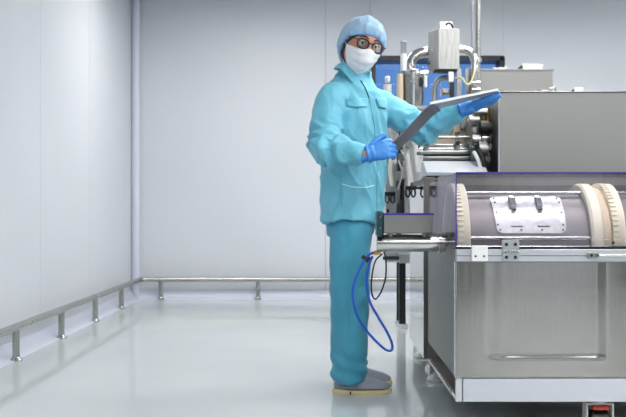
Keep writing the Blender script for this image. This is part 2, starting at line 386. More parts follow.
# ---- jacket
JR = [(.128, .757, .178, .124, 16), (.128, .80, .174, .122, 18), (.129, .86, .163, .118, 24), (.131, .95, .154, .118, 32), (.130, 1.04, .154, .117, 38), (.133, 1.13, .156, .120, 44), (.133, 1.22, .160, .122, 46), (.131, 1.29, .150, .112, 46), (.127, 1.335, .130, .095, 46), (.123, 1.372, .100, .078, 46), (.122, 1.402, .074, .066, 46), (.126, 1.42, .06, .058, 46)]
def jk(bm):
    loft(bm, [ell_ring((x, 4.19, z), a, b, A) for x, z, a, b, A in JR])
    tube(bm, [SH_R+Vector((.05, .04, .0)), SH_R, (SH_R*.5+EL_R*.5)+Vector((-.008, 0, 0)), EL_R], [.055, .066, .068, .064], 24, rounded=True)
    tube(bm, [EL_R+Vector((-.012, 0, .004)), EL_R*.6+WR_R*.4+Vector((0, 0, .0)), WR_R*.85+EL_R*.15, WR_R+Vector((.003, 0, 0))], [.066, .060, .047, .040], 24)
    tube(bm, [SH_L+Vector((-.05, -.03, .0)), SH_L, SH_L*.5+EL_L*.5+Vector((0, 0, .004)), EL_L], [.060, .068, .066, .060], 24, rounded=True)
    tube(bm, [EL_L+Vector((-.01, 0, -.0)), EL_L*.6+WR_L*.4+Vector((0, 0, -.008)), WR_L*.85+EL_L*.15, WR_L], [.060, .057, .045, .040], 24)
jm = vox(B(jk), .0055, 6, .5)
def seg_t(p, a, b):
    ab = b-a; t_ = max(0, min(1, (p-a).dot(ab)/ab.length_squared)); return t_, (p-(a+ab*t_)).length
def jfold(p):
    d = 0
    # distances to the arms
    arms = []
    for S0, E0, W0 in ((SH_R, EL_R, WR_R), (SH_L, EL_L, WR_L)):
        t1, d1 = seg_t(p, S0, E0); t2, d2 = seg_t(p, E0, W0); arms.append((min(d1, d2), t1, d1, t2, d2, E0, W0))
    a = min(arms, key=lambda q: q[0]); near = max(0, min(1, (.10-a[0])/.03))
    w_ = Vector((noise.noise(p*7), noise.noise(p*7+Vector((9, 0, 0))), noise.noise(p*7+Vector((0, 9, 0)))))*.06
    q = p+w_
    # torso: long soft drape folds
    tor = .016*noise.noise(Vector((q.x*9, q.y*9, q.z*3.2)))+.009*(1-2*abs(noise.noise(Vector((q.x*14+q.z*6, q.y*14, q.z*5+3)))))
    rid = (1-abs(noise.noise(Vector((q.x*8+q.z*3.5, q.y*8, q.z*4.2-q.x*3)))))**5
    tor += .012*rid-.004
    # arms: folds across the sleeve, strongest at the elbow and forearm
    l_ = (a[1] if a[2] < a[4] else 1+a[3])
    amp = .3+1.4*math.exp(-((l_-1.15)/.38)**2)
    arm = amp*(.008*math.sin((l_+noise.noise(p*9)*.35)*16+noise.noise(p*13+Vector((3, 3, 3)))*3.0)+.009*(1-2*abs(noise.noise(q*17))))
    arm += amp*.010*((1-abs(noise.noise(Vector((q.x*11, q.y*11, q.z*11+4)))))**6-.35)
    return tor*(1-near)+arm*near
displace(jm, jfold)
jk_o = obj('jacket', jm, 'scrubs', man, ang=180)
jb = BVHTree.FromPolygons([v.co for v in jm.vertices], [tuple(p.vertices) for p in jm.polygons])
CAM = Vector((0, 0, CH))
def on(px, py, bvh=jb, off=.0015):
    d = (P(px, py, 4)-CAM).normalized(); h = bvh.ray_cast(CAM, d)
    if h[0] is None: h = bvh.find_nearest(P(px, py, 4.1))
    n = h[1] if h[1].dot(d) < 0 else -h[1]; return h[0]+n*off, n
def patch(name, m, corners, nu=12, nv=6, off=.003, parent=None, thick=.002):
    """a sewn piece lying on the jacket cloth, four corners given as sight lines"""
    bm = bmesh.new(); a, b, c, d = [Vector(q) for q in corners]; G = []
    for j in range(nv+1):
        row = []
        for i in range(nu+1):
            u, v = i/nu, j/nv; q = (a*(1-u)+b*u)*(1-v)+(d*(1-u)+c*u)*v; row.append(bm.verts.new(on(q.x, q.y, off=off)[0]))
        G.append(row)
    for j in range(nv):
        for i in range(nu): bm.faces.new((G[j][i], G[j][i+1], G[j+1][i+1], G[j+1][i]))
    o = obj(name, bm, m, parent or jk_o, ang=60); s = o.modifiers.new('thick', 'SOLIDIFY'); s.thickness = thick; s.offset = 0; return o
patch('pocket_flap', 'scrubs', [(344.5, 99), (367, 98.5), (366, 107.5), (348, 106.5)], off=.006, thick=.003)
patch('pocket_flap', 'scrubs', [(375, 98), (386, 98.5), (385.5, 109), (378, 107)], off=.006, thick=.003)
def seam_line(name, m, pts, r, off=.002, parent=None):
    q = []
    for a, b in zip(pts, pts[1:]):
        for k in range(8): q.append(on(a[0]+(b[0]-a[0])*k/8, a[1]+(b[1]-a[1])*k/8, off=off)[0])
    q.append(on(*pts[-1], off=off)[0]); return tbo(name, m, parent or jk_o, q, r, n=6, smooth=False)
seam_line('pocket_piping', 'piping', [(342, 184), (352, 187), (365, 187.5), (374, 185.5)], .0022, label=None) if False else seam_line('pocket_piping', 'piping', [(342, 184), (352, 187), (365, 187.5), (374, 185.5)], .0022)
seam_line('side_seam', 'trousers', [(341, 174), (341, 185), (341.5, 208)], .0012)
seam_line('zip', 'zip', [(360, 80), (365, 88), (369, 98)], .0024)
seam_line('placket_seam', 'trousers', [(369, 98), (374, 125), (377, 170), (376, 214)], .0011)
# collar: standing band and two turned-down points
def collar(bm):
    cN = Vector((.127, 4.178, 1.408)); tilt = Vector((.35, -.12, 1)).normalized(); f = Vector((.72, -.69, 0)); f = (f-tilt*f.dot(tilt)).normalized(); s = tilt.cross(f)
    n = 44; rows = []
    for h, ri, kk in ((.000, .062, 0), (.020, .064, 0), (.034, .067, 0), (.037, .073, 0), (.026, .082, .4), (.008, .090, 1), (.002, .093, 1.2)):
        row = []
        for i in range(n+1):
            t_ = R(16)+R(328)*i/n; fr_ = max(0, math.cos(t_)); drop = kk*.030*fr_**2+.018*fr_*(h < .03)
            row.append(cN+f*(ri*1.0*math.cos(t_)*(1+.10*kk*fr_))+s*(ri*1.02*math.sin(t_))+tilt*(h-drop+.004*math.sin(t_*3)))
        rows.append([bm.verts.new(p) for p in row])
    for a, b in zip(rows, rows[1:]):
        for i in range(n): bm.faces.new((a[i], a[i+1], b[i+1], b[i]))
co = obj('collar', B(collar), 'scrubs', jk_o, ang=70); s = co.modifiers.new('thick', 'SOLIDIFY'); s.thickness = .003
# ---- trousers
def tr_(bm):
    loft(bm, [ell_ring((x, 4.19, z), a, b, A) for x, z, a, b, A in ((.112, .69, .13, .095, 20), (.118, .735, .140, .104, 18), (.120, .80, .120, .085, 22), (.12, .86, .12, .085, 24))])
    tube(bm, [(.118, 4.14, .79), (.116, 4.118, .70), (.108, 4.095, .45), (.104, 4.095, .25), (.103, 4.10, .095), (.106, 4.10, .050)], [.070, .092, .086, .081, .077, .078], 28)
    tube(bm, [(.120, 4.235, .79), (.120, 4.27, .70), (.118, 4.29, .45), (.115, 4.29, .25), (.115, 4.29, .10), (.118, 4.29, .062)], [.080, .094, .084, .078, .073, .072], 28)
tm = vox(B(tr_), .006, 5, .5)
def tfold(p):
    q = p+Vector((noise.noise(p*5), noise.noise(p*5+Vector((7, 0, 0))), 0))*.05
    lo = math.exp(-((p.z-.08)/.09)**2); kn = math.exp(-((p.z-.45)/.12)**2)
    return .007*noise.noise(Vector((q.x*10, q.y*10, q.z*2.4)))+.004*(1-2*abs(noise.noise(Vector((q.x*12+q.z*5, q.y*12, q.z*4)))))+lo*.007*math.sin((q.z+q.x*.35)*85)+kn*.003*math.sin((q.z-q.x*.5)*60)
displace(tm, tfold)
to = obj('trousers', tm, 'trousers', man, ang=180)
tb = BVHTree.FromPolygons([v.co for v in tm.vertices], [tuple(p.vertices) for p in tm.polygons])
pts = [on(348+(.5 if y > 300 else 0), y, tb, .0008)[0] for y in range(226, 374, 6)]
tbo('side_seam', 'trousers', to, pts, .0016, n=6, smooth=False)
# ---- shoes
def shoe(x0, yc, lab):
    L_ = .262
    def out(u):   # half width of the sole
        return .030+.014*math.sin(min(1, u*1.05)*math.pi*.85)**.8 if 0 < u < 1 else .012
    def up(bm):
        rings = []
        for k in range(19):
            u = k/18; x = x0+.006+(L_-.012)*u; e = math.sqrt(max(0, 1-((u-.5)/.502)**6)); wdt = max(.008, (out(u)-.002)*e)
            top = .088-.01*u if u < .38 else .085-((u-.38)/.62)**1.2*.038
            top = max(.036, top*(.55+.45*e)) if u > .05 else .070
            r = []
            for i in range(20):
                t_ = 2*math.pi*i/20; c_, s_ = math.cos(t_), math.sin(t_)
                yy = wdt*math.copysign(abs(c_)**.8, c_)*(1 if s_ < .2 else 1-.25*s_)
                zz = .022+(top-.022)*(max(0, s_)**.75 if s_ > 0 else 0)
                r.append(Vector((x, yc+yy, zz)))
            rings.append(r)
        loft(bm, rings)
    def so(bm):
        n = 40; base = []
        for i in range(n):
            t_ = 2*math.pi*i/n; u = .5-.5*math.cos(t_); wd = (out(u)+.004)*abs(math.sin(t_))**.45*(1 if math.sin(t_) > 0 else -1)
            base.append((x0+L_*u, yc+wd, u))
        loft(bm, [[Vector((x, y, .0+.006*max(0, (u-.8)/.2)**2)) for x, y, u in base], [Vector((x, y, .012+.008*max(0, (u-.8)/.2)**2)) for x, y, u in base], [Vector((x, yc+(y-yc)*.96, .020 if u < .25 else .017+.008*max(0, (u-.8)/.2)**2)) for x, y, u in base]])
    me = evalmesh(B(up), [('SUBSURF', dict(levels=1))])
    sh = obj('shoe', me, 'suede', man, ang=60); obj('sole', B(so), 'sole', sh, ang=50, label='tan rubber sole')
    hb = bmesh.new(); box(hb, x0+.075, x0+.082, yc-.045, yc+.045, -.0, .012)
    obj('heel_gap', hb, 'dark_metal', sh)
shoe(.032, 4.095, ''); shoe(.048, 4.285, '')

# ---- head wear
def hairb(bm):
    rings = []
    for i in range(25):
        a = math.pi*.56*i/24+.001; ring = []
        for j in range(48):
            ph = 2*math.pi*j/48; d = Vector((math.sin(a)*math.sin(ph), -math.sin(a)*math.cos(ph), math.cos(a)))
            d = Matrix.Rotation(R(-42), 3, 'X') @ d
            p = head_pt(d, False)*1.055; ring.append(HM @ p)
        rings.append(ring)
    loft(bm, rings)
    c = HM @ Vector((-.010, .098, -.030)); uu = (HM.to_3x3() @ Vector((1, 0, 0))).normalized(); vv = (HM.to_3x3() @ Vector((0, 0, 1))).normalized(); ww = uu.cross(vv)
    loft(bm, [circ(c+ww*(.036*math.cos(t_)), uu, vv, .044*math.sin(t_)+.0005, 20) for t_ in [math.pi*k/10 for k in range(11)]])
hair = obj('hair', B(hairb), 'hair', man, ang=180)
def capb(bm):
    rings = []; nr, na = 30, 120
    Rt = Matrix.Rotation(R(-33), 3, 'X')
    for i in range(nr+1):
        f = i/nr; a = f*R(99)+.002; ring = []
        for j in range(na):
            ph = 2*math.pi*j/na; d = Rt @ Vector((math.sin(a)*math.sin(ph), -math.sin(a)*math.cos(ph), math.cos(a)))
            p = Vector((d.x*.100, d.y*.120, d.z*.126))+Vector((0, .010, .008))
            e = max(0, (f-.55)/.45); wr = .05*math.sin(ph*17+3*noise.noise(Vector((math.cos(ph)*3, math.sin(ph)*3, 0))))*e*(1-e*.4)
            big = .06*noise.noise(Vector((d.x*3, d.y*3, d.z*3+5)))+.05*(1-2*abs(noise.noise(d*5)))*.6
            gather = 1-.10*max(0, (f-.86)/.14)**1.5
            bulge = .34*gs(math.acos(max(-1, min(1, d.dot(Vector((-.10, .93, -.45)).normalized())))), .42)
            k = gather*(1+big+wr*.6+bulge); ring.append(HM @ (p*k))
        rings.append(ring)
    loft(bm, rings, caps=False); bmesh.ops.remove_doubles(bm, verts=bm.verts, dist=.0002); return rings
cb = bmesh.new(); rg = capb(cb)
cap = obj('hair_cover', cb, 'cap', man, ang=180); s = cap.modifiers.new('thick', 'SOLIDIFY'); s.thickness = .001
tbo('elastic_band', 'cap_band', cap, rg[-1]+[rg[-1][0]], .0022, n=6, smooth=False)
def maskb(bm):
    nu, nv = 40, 26; G = []
    for j in range(nv+1):
        v = j/nv; row = []
        for i in range(nu+1):
            u = i/nu*2-1; ph = u*R(76)
            th = R(-9+7*gs(u, .20)+5*abs(u))*(1-v)+R(-67+20*abs(u)**2)*v
            p = head_pt(sphd(th, ph), False); fr_ = gs(ph, .55); edge = min(1, min(v, 1-v)*6)
            k = .006+.017*gs(ph, .42)*math.exp(-((v-.30)/.33)**2)+.006*fr_+.0022*math.sin(v*22+u*1.5)*edge*(1-abs(u)**2)*1.0+.0015*noise.noise(Vector((u*6, v*6, 1)))
            n = Vector((p.x, p.y, p.z*.6)).normalized(); row.append(bm.verts.new(HM @ (p+n*k)))
        G.append(row)
    for j in range(nv):
        for i in range(nu): bm.faces.new((G[j][i], G[j][i+1], G[j+1][i+1], G[j+1][i]))
    return [[v.co.copy() for v in r] for r in G]
mb = bmesh.new(); mg = maskb(mb)
mk = obj('face_mask', mb, 'mask', man, ang=180); s = mk.modifiers.new('thick', 'SOLIDIFY'); s.thickness = .0015
for k in (0, -1):
    ear = HM @ Vector((-.082 if k == 0 else .082, .012, .0))
    tbo('ear_loop', 'mask', mk, [mg[0][k], (mg[0][k]+ear)/2+Vector((0, 0, .004)), ear, (mg[-1][k]+ear)/2, mg[-1][k]], .0013, n=6)
for sx in (-1, 1):
    c = Vector((sx*.031, -.0765, .012)); 
    def eyeb(bm):
        Mt = HM @ Matrix.Translation(c); bmesh.ops.create_uvsphere(bm, u_segments=20, v_segments=14, radius=.0128, matrix=Mt)
    e_ = obj('eye', B(eyeb), 'eye_white', man, ang=180)
    ib = bmesh.new(); dirn = (Vector((-.15 if sx < 0 else -.25, -1, -.12))).normalized(); u, v = frame_of(dirn)
    loft(ib, [[HM @ q for q in circ(c+dirn*.0105, u, v, .0058, 20)], [HM @ q for q in circ(c+dirn*.0128, u, v, .0054, 20)], [HM @ q for q in circ(c+dirn*.0134, u, v, .002, 20)]])
    obj('iris', ib, 'iris', e_, ang=180)
    # lids and brows
    lid = [HM @ Vector((c.x+.017*math.cos(t_), c.y-.0105+.006*abs(math.cos(t_))**2, c.z+.0058*math.sin(t_))) for t_ in [math.pi*k/8 for k in range(9)]]
    tbo('eyelid', 'hair', bo, lid, [.0008, .0016, .0019, .0016, .0008], n=6)
    br = [HM @ (head_pt(sphd(R(17+3*math.sin(k/5*math.pi)), sx*R(9+6.2*k)))+Vector((0, -.001, 0))) for k in range(6)]
    tbo('eyebrow', 'hair', bo, br, [.0022, .0034, .0030, .0012], n=8)
# glasses
def Gp(x, y, z): return HM @ Vector((x, y, z))
GY, GZ = -.099, .010
def lens_out(sx, r, y): return [Gp(sx*(.033)+sx*math.copysign(abs(math.cos(t_))**.85, math.cos(t_))*.0245*r, y+.006*(.5+.5*math.cos(t_) if True else 0), GZ+math.copysign(abs(math.sin(t_))**.85, math.sin(t_))*(.0195 if math.sin(t_) > 0 else .021)*r) for t_ in [2*math.pi*k/32 for k in range(32)]]
gl = obj('glasses', B(lambda bm: [tube(bm, lens_out(sx, 1, GY)+lens_out(sx, 1, GY)[:1], .0034, 8, smooth=False) for sx in (-1, 1)]+[tube(bm, [Gp(-.010, GY+.001, GZ+.006), Gp(0, GY-.002, GZ+.009), Gp(.010, GY+.001, GZ+.006)], .0022, 8)]+[tube(bm, [Gp(sx*.0575, GY+.006, GZ+.010), Gp(sx*.078, GY+.022, GZ+.011), Gp(sx*.086, -.03, GZ+.010), Gp(sx*.086, .015, GZ+.004)], .0022, 8) for sx in (-1, 1)]), 'black', man, ang=180)
for sx in (-1, 1):
    obj('lens', B(lambda bm: loft(bm, [lens_out(sx, .97, GY-.0006), lens_out(sx, .97, GY+.0008)])), 'lens', gl)

# ------------------------------------------------------------------ folder
fo = thing('folder', 'open slate-grey folder with white sheets held up in both gloved hands', 'folder', P(432, 108, 4.0))
def slab(q, t_):
    bm = bmesh.new(); q = [Vector(p) for p in q]; n = (q[1]-q[0]).cross(q[3]-q[0]).normalized()*t_
    loft(bm, [[p-n/2 for p in q], [p+n/2 for p in q]]); return bm
nE, fE = P(391.5, 144.5, 3.90), P(397, 151.5, 4.02)
nS, fS = P(431, 104, 3.93), P(438.5, 111, 4.04)
nB, fB = P(497.5, 90, 3.97), P(499, 92.5, 4.10)
def bent(bm):
    a = spline([nE, nE.lerp(nS, .45)+Vector((.001, 0, -.001)), nE.lerp(nS, .85)+Vector((0, 0, .002)), nS+Vector((.012, 0, .003))], 6); b = spline([fE, fE.lerp(fS, .45)+Vector((.001, 0, -.001)), fE.lerp(fS, .85)+Vector((0, 0, .003)), fS+Vector((.010, 0, .002))], 6)
    loft(bm, [[p, q, q+Vector((-.0025, 0, .003)), p+Vector((-.0025, 0, .003))] for p, q in zip(a, b)])
obj('cover', B(bent), 'board', fo, label='slate-grey left cover bending down')
fS = P(436.5, 109.5, 4.03)
obj('cover', slab([nS, nB, fB, fS], .003), 'alu', fo, .001, label='silvery right cover')
up = Vector((0, 0, .006))
obj('sheet', slab([nS+up, nB+up*.9, fB+up*.9, fS+up], .003), 'paper', fo, label='white sheets lying on the right cover')
obj('sheet_protector', slab([nS+Vector((-.005, -.004, -.003)), nB+Vector((.002, -.004, -.003)), nB+Vector((.002, -.006, .006)), nS+Vector((-.005, -.006, .008))], .0012), 'paper', fo, label='white edge of the sheets facing the viewer')

# ------------------------------------------------------------------ drum drying machine (front right)
DX0, DX1, DY0, DY1 = .470, 2.02, 3.35, 4.24
dm = thing('tumble_dryer', 'steel drum machine with clear hood, perforated drum and cream rings in front right', 'machine', (.47, 3.35, 0))
def pressed(bm):
    """front sheet with one shallow pressed recess, soft sloping edges"""
    ra, rb, rz = P(496, 0, DY0).x, P(602, 0, DY0).x, .275
    def ss(t_): t_ = max(0, min(1, t_)); return t_*t_*(3-2*t_)
    xs_ = [DX0+(DX1-DX0)*i/260 for i in range(261)]; zs_ = [.202+(.619-.202)*j/130 for j in range(131)]
    G = [[bm.verts.new((x, DY0+.0052*ss((x-ra+.045)/.09)*ss((rb-x+.02)/.04)*ss((z-rz+.012)/.024)+.0012*math.sin(x*9+z*3)*ss((ra-x)/.1), z)) for x in xs_] for z in zs_]
    for a, b in zip(G, G[1:]):
        for i in range(260): bm.faces.new((a[i], a[i+1], b[i+1], b[i]))
fp_ = obj('front_panel', B(pressed), 'front', dm, ang=180); _s = fp_.modifiers.new('thick', 'SOLIDIFY'); _s.thickness = .004; _s.offset = -1
bxo('side_sill', 'polish', dm, DX0, DX0+.02, DY0+.012, DY1, .115, .128, label='polished sill under the open side')
bxo('side_panel', 'dull_plate', dm, DX0, DX0+.004, DY0+.012, DY1, .20, .664, label='dull steel side panel')
bxo('side_panel', 'steel', dm, DX1-.004, DX1, DY0+.012, DY1, .12, .66)
bxo('back_panel', 'dull_plate', dm, DX0, DX1, DY1, DY1+.004, .12, .66)
bxo('floor_pan', 'steel_dark', dm, DX0+.005, DX1-.005, DY0+.02, DY1, .118, .13)
k_ = bxo('kick_panel', 'white_paint', dm, P(463, 0, DY0).x, DX1, DY0-.004, DY0+.012, .115, .198, label='white painted kick panel')
bxo('corner_post', 'white_paint', dm, DX0, P(462, 0, DY0).x, DY0-.002, DY0+.012, .115, .200)
bxo('corner_flange', 'polish', dm, DX0-.004, DX0+.006, DY0-.003, DY0+.012, .20, .62)
prf = bxo('aluminium_rail', 'alu', dm, DX0, DX1, DY0-.022, DY0+.012, .620, .664)
bxo('rail_groove', 'dark_metal', prf, DX0, DX1, DY0-.0225, DY0-.021, .640, .642, bevel=0)
bxo('hood_rail', 'acrylic', dm, DX0, DX1, DY0-.012, DY0+.000, .674, .700, label='clear acrylic lower edge of the hood')
bxo('gap_strip', 'black', dm, DX0, DX1, DY0-.004, DY0+.008, .664, .674)
# clips along the rail
b_ = P(471, 0, DY0-.02).x; wp = bxo('bracket', 'white_plastic', dm, b_, b_+.058, DY0-.034, DY0-.022, .622, .678, label='white plastic bracket')
for dx in (.014, .044): cyo('screw', 'dark_metal', wp, (b_+dx, DY0-.036, .640), (b_+dx, DY0-.033, .640), .0038)
h0 = P(502, 0, DY0-.02).x; hp = obj('hinge', B(lambda bm: [box(bm, h0, h0+.060, DY0-.028, DY0-.022, .622, .652), box(bm, h0, h0+.060, DY0-.028, DY0-.012, .664, .698)]+[cyl(bm, (h0+.0015+k*.010, DY0-.027, .658), (h0+.0085+k*.010, DY0-.027, .658), .006, 12) for k in range(6)]), 'grey_pipe', dm, .001)
for dx in (.014, .046):
    for z in (.636, .682): cyo('screw', 'dark_metal', hp, (h0+dx, DY0-.031, z), (h0+dx, DY0-.027, z), .0062)
hx = P(588, 0, DY0-.03).x
hd = tbo('handle', 'polish', dm, [(hx+.03, DY0-.022, .643), (hx+.034, DY0-.045, .643), (hx+.06, DY0-.052, .643), (hx+.27, DY0-.052, .643), (hx+.296, DY0-.045, .643), (hx+.30, DY0-.022, .643)], .0065, n=14, label='chrome bar handle')
obj('handle_mount', B(lambda bm: [box(bm, hx-.002, hx+.036, DY0-.030, DY0-.022, .632, .654)]), 'steel', hd, .002); cyo('screw', 'dark_metal', hd, (hx+.012, DY0-.033, .643), (hx+.012, DY0-.029, .643), .005)
xx = P(612, 0, DY0).x; cyo('screw', 'dark_metal', dm, (xx, DY0-.016, .687), (xx, DY0-.012, .687), .005)
xx = P(461, 0, DY0).x
for z in (.50, .23): cyo('screw', 'polish', dm, (xx, DY0-.004, z), (xx, DY0, z), .005)
# hood
hz = .937
hoo = obj('hood', B(lambda bm: [box(bm, DX0, DX1, DY0-.004, DY0, .70, hz), box(bm, DX0, DX1, DY0, 3.98, hz-.004, hz)]), 'acrylic', dm, label='clear acrylic hood')
def sidehood(bm):
    pr = [(DY0, .664), (DY0, hz), (3.62, hz), (3.80, .935), (3.93, .925), (4.0, .925), (DY1-.01, .925), (DY1-.01, .664)]
    loft(bm, [[Vector((x, y, z)) for y, z in pr] for x in (DX0, DX0+.004)])
obj('hood_side', B(sidehood), 'smoke', hoo, label='smoked side pane of the hood')
obj('hood_back', B(lambda bm: box(bm, DX0+.004, DX1, DY1-.02, DY1-.016, .66, .915)), 'smoke', hoo)
obj('hood_edge', B(lambda bm: [box(bm, DX0-.001, DX0+.003, DY0-.006, DY0-.001, .664, hz+.002), box(bm, DX0, DX1, DY0-.006, DY0-.001, hz-.0005, hz+.004)]), 'violet', hoo, label='violet cut edges of the acrylic')
# drums
YC, ZD = 3.64, .672
def uvdrum(x0, x1, r, n=96):
    me = bpy.data.meshes.new('barrel'); bm = bmesh.new(); revx(bm, [(x0, r), (x0+(x1-x0)*.5, r), (x1, r)], YC, ZD, n, closed=False)
    uv = bm.loops.layers.uv.new('UVMap')
    for f in bm.faces:
        for l in f.loops:
            c = l.vert.co; a = math.atan2(c.z-ZD, -(c.y-YC))
            if a < -3.1 and any(math.atan2(q.co.z-ZD, -(q.co.y-YC)) > 1 for q in f.verts): a += 2*math.pi
            l[uv].uv = (c.x*4, a*r*4)
    bm.to_mesh(me); bm.free(); return me
def cp(r, a, x): return Vector((x, YC-r*math.cos(R(a)), ZD+r*math.sin(R(a))))
def drum(x0):
    x1 = x0+.535
    d = obj('drum', uvdrum(x0+.03, x1-.03, .200), 'perf', dm, label='perforated steel drum', ang=60)
    # toothed ring
    def gear(bm):
        revx(bm, [(x0, .212), (x0, .226), (x0+.018, .230), (x0+.030, .235), (x0+.046, .235), (x0+.046, .205), (x0+.03, .20)], YC, ZD, 96)
    g = obj('toothed_ring', B(gear), 'cream', d, ang=40, label='cream nylon toothed ring')
    tb_ = bmesh.new()
    for k in range(72):
        a = k*5; c1, s1 = math.cos(R(a)), math.sin(R(a)); rad = Vector((0, -c1, s1)); tan = Vector((0, s1, c1))
        ct = cp(.231, a, x0+.011); hx_, hr, ht = .011, .005, .0055
        q = [ct+Vector((sx_*hx_, 0, 0))+rad*(sr*hr)+tan*(st_*ht) for sx_ in (-1, 1) for sr in (-1, 1) for st_ in (-1, 1)]
        vs = [tb_.verts.new(p) for p in q]
        for f in ((0, 1, 3, 2), (4, 6, 7, 5), (0, 4, 5, 1), (2, 3, 7, 6), (0, 2, 6, 4), (1, 5, 7, 3)): tb_.faces.new([vs[i] for i in f])
    obj('ring_teeth', tb_, 'cream', d, ang=30)
    obj('end_ring', B(lambda bm: revx(bm, [(x1-.044, .205), (x1-.044, .228), (x1-.036, .235), (x1-.004, .235), (x1, .230), (x1, .20)], YC, ZD, 96)), 'cream', d, ang=40, label='plain cream nylon ring')
    obj('inner_ring', B(lambda bm: revx(bm, [(x1, .165), (x1, .218), (x1+.016, .224), (x1+.033, .218), (x1+.033, .165)], YC, ZD, 80)), 'beige', d, ang=40, label='beige inner ring')
    for a in range(8, 368, 60):
        cyo('tie_rod', 'polish', d, cp(.213, a, x0+.03), cp(.213, a, x1-.03), .0065, n=14)
    return d
d1 = drum(.488); d2 = drum(1.058)
# hatch on the first drum
def hatch(bm, xa, xb, a0, a1, r, th, corner=.02):
    nu, nv = 30, 20; top = []; bot = []
    for j in range(nv+1):
        v = j/nv; a = a0+(a1-a0)*v; s_ = min(v, 1-v)*R(a1-a0)*r; ins = corner-math.sqrt(max(0, corner**2-(corner-min(s_, corner))**2)) if s_ < corner else 0
        sk = .012*v
        top.append([bm.verts.new(cp(r+th, a, (xa+ins-sk)+(xb-ins-(xa+ins-sk)+0)*i/nu)) for i in range(nu+1)])
        bot.append([bm.verts.new(cp(r, a, (xa+ins-sk)+(xb-ins-(xa+ins-sk)+0)*i/nu)) for i in range(nu+1)])
    for j in range(nv):
        for i in range(nu):
            bm.faces.new((top[j][i], top[j][i+1], top[j+1][i+1], top[j+1][i])); bm.faces.new((bot[j][i], bot[j+1][i], bot[j+1][i+1], bot[j][i+1]))
    for G1 in ([0, nv]):
        for i in range(nu): bm.faces.new((top[G1][i], bot[G1][i], bot[G1][i+1], top[G1][i+1]))
    for j in range(nv):
        for i in (0, nu): bm.faces.new((top[j][i], top[j+1][i], bot[j+1][i], bot[j][i]))
XA, XB = .636, .892
ha = obj('hatch', B(hatch, XA, XB, 13, 62, .204, .003), nz(mat('scuffed_steel', (.6, .6, .61, 1), .3, .85), nscale=30, rough=(.28, .5), bump=.12, dist=.003, colmix=((.36, .36, .38, 1), (.54, .54, .56, 1))), d1, label='shiny riveted access hatch')
for i in range(14):
    if i < 4: x, a = XA+.012+i*(XB-XA-.024)/3, 16.5
    elif i < 8: x, a = XA+.004+(i-4)*(XB-XA-.018)/3, 58.5
    elif i < 11: x, a = XA+.004, 22+(i-8)*14.5
    else: x, a = XB-.010, 22+(i-11)*14.5
    cyo('rivet', 'dark_metal', d1, cp(.206, a, x), cp(.2095, a, x), .0038, n=10)
for x in (P(514, 0, 3.47).x, P(540.5, 0, 3.47).x):
    lb = bmesh.new()
    for rr, a0, a1, hw in ((.208, 40, 60, .011), (.214, 42, 56, .013)):
        rings = []
        for k in range(7):
            a = a0+(a1-a0)*k/6; rings.append([cp(rr, a, x-hw), cp(rr, a, x+hw), cp(rr+.007, a, x+hw*.8), cp(rr+.007, a, x-hw*.8)])
        loft(lb, rings)
    cyl(lb, cp(.219, 55, x-.013), cp(.219, 55, x+.013), .004, 12)
    obj('latch', lb, 'polish', d1, .001, label='chrome toggle latch')
    cyo('latch_foot', 'black', d1, cp(.216, 38.5, x-.008), cp(.216, 38.5, x+.008), .005, n=12)
    lb = bmesh.new(); q = [cp(.2075, a, x+s_*.022+.006) for a, s_ in ((19.5, -1), (19.5, 1), (20.8, 1), (20.8, -1))]; loft(lb, [q, [p+(p-Vector((p.x, YC, ZD)))*.01 for p in q]])
    obj('slot', lb, 'black', d1)
# shaft, infeed pipe and tray
obj('drum_shaft', B(cyl, (DX0+.01, YC, ZD), (DX1-.01, YC, ZD), .02), 'steel', dm)
pf = obj('infeed_pipe', B(lambda bm: revx(bm, [(.205, .001), (.205, .030), (.203, .033), (.203, .0365), (.212, .0365), (.212, .0335), (.444, .0335), (.444, .040), (.452, .040), (.452, .0335), (DX0+.005, .0335), (DX0+.005, .001)], YC, .674, 40, closed=False)), 'polish', dm, ang=30, label='polished horizontal pipe')
def trough(bm):
    x0, x1 = .226, .414; pr = [(3.575, .785), (3.590, .716), (3.66, .712), (3.70, .785), (3.696, .785), (3.657, .717), (3.593, .720), (3.579, .785)]
    loft(bm, [[Vector((x, y, z)) for y, z in pr] for x in (x0, x1)]); box(bm, x0, x0+.003, 3.58, 3.695, .714, .785); box(bm, x1-.003, x1, 3.58, 3.695, .714, .785)
tr2 = obj('tray', B(trough), 'steel_dark', dm, .001, label='small steel trough')
obj('tray_cover', B(lambda bm: box(bm, .224, .418, 3.568, 3.706, .785, .792)), 'violet', tr2, label='violet-edged tray cover')
obj('tray_saddle', B(lambda bm: [box(bm, .25, .262, 3.61, 3.67, .700, .716), box(bm, .38, .392, 3.61, 3.67, .700, .716), box(bm, .40, DX0+.004, 3.62, 3.66, .70, .712)]), 'steel_dark', tr2)
tk = obj('end_block', B(box, .200, .224, 3.57, 3.70, .702, .800), 'teal_dark', dm, .006, label='dark teal end block')
for z in (.735, .775): cyo('knob', 'polish', tk, (.212, 3.563, z), (.212, 3.572, z), .004, n=12)
cyo('sensor', 'steel_dark', dm, (DX0-.03, 3.62, .71), (DX0+.004, 3.62, .71), .008)
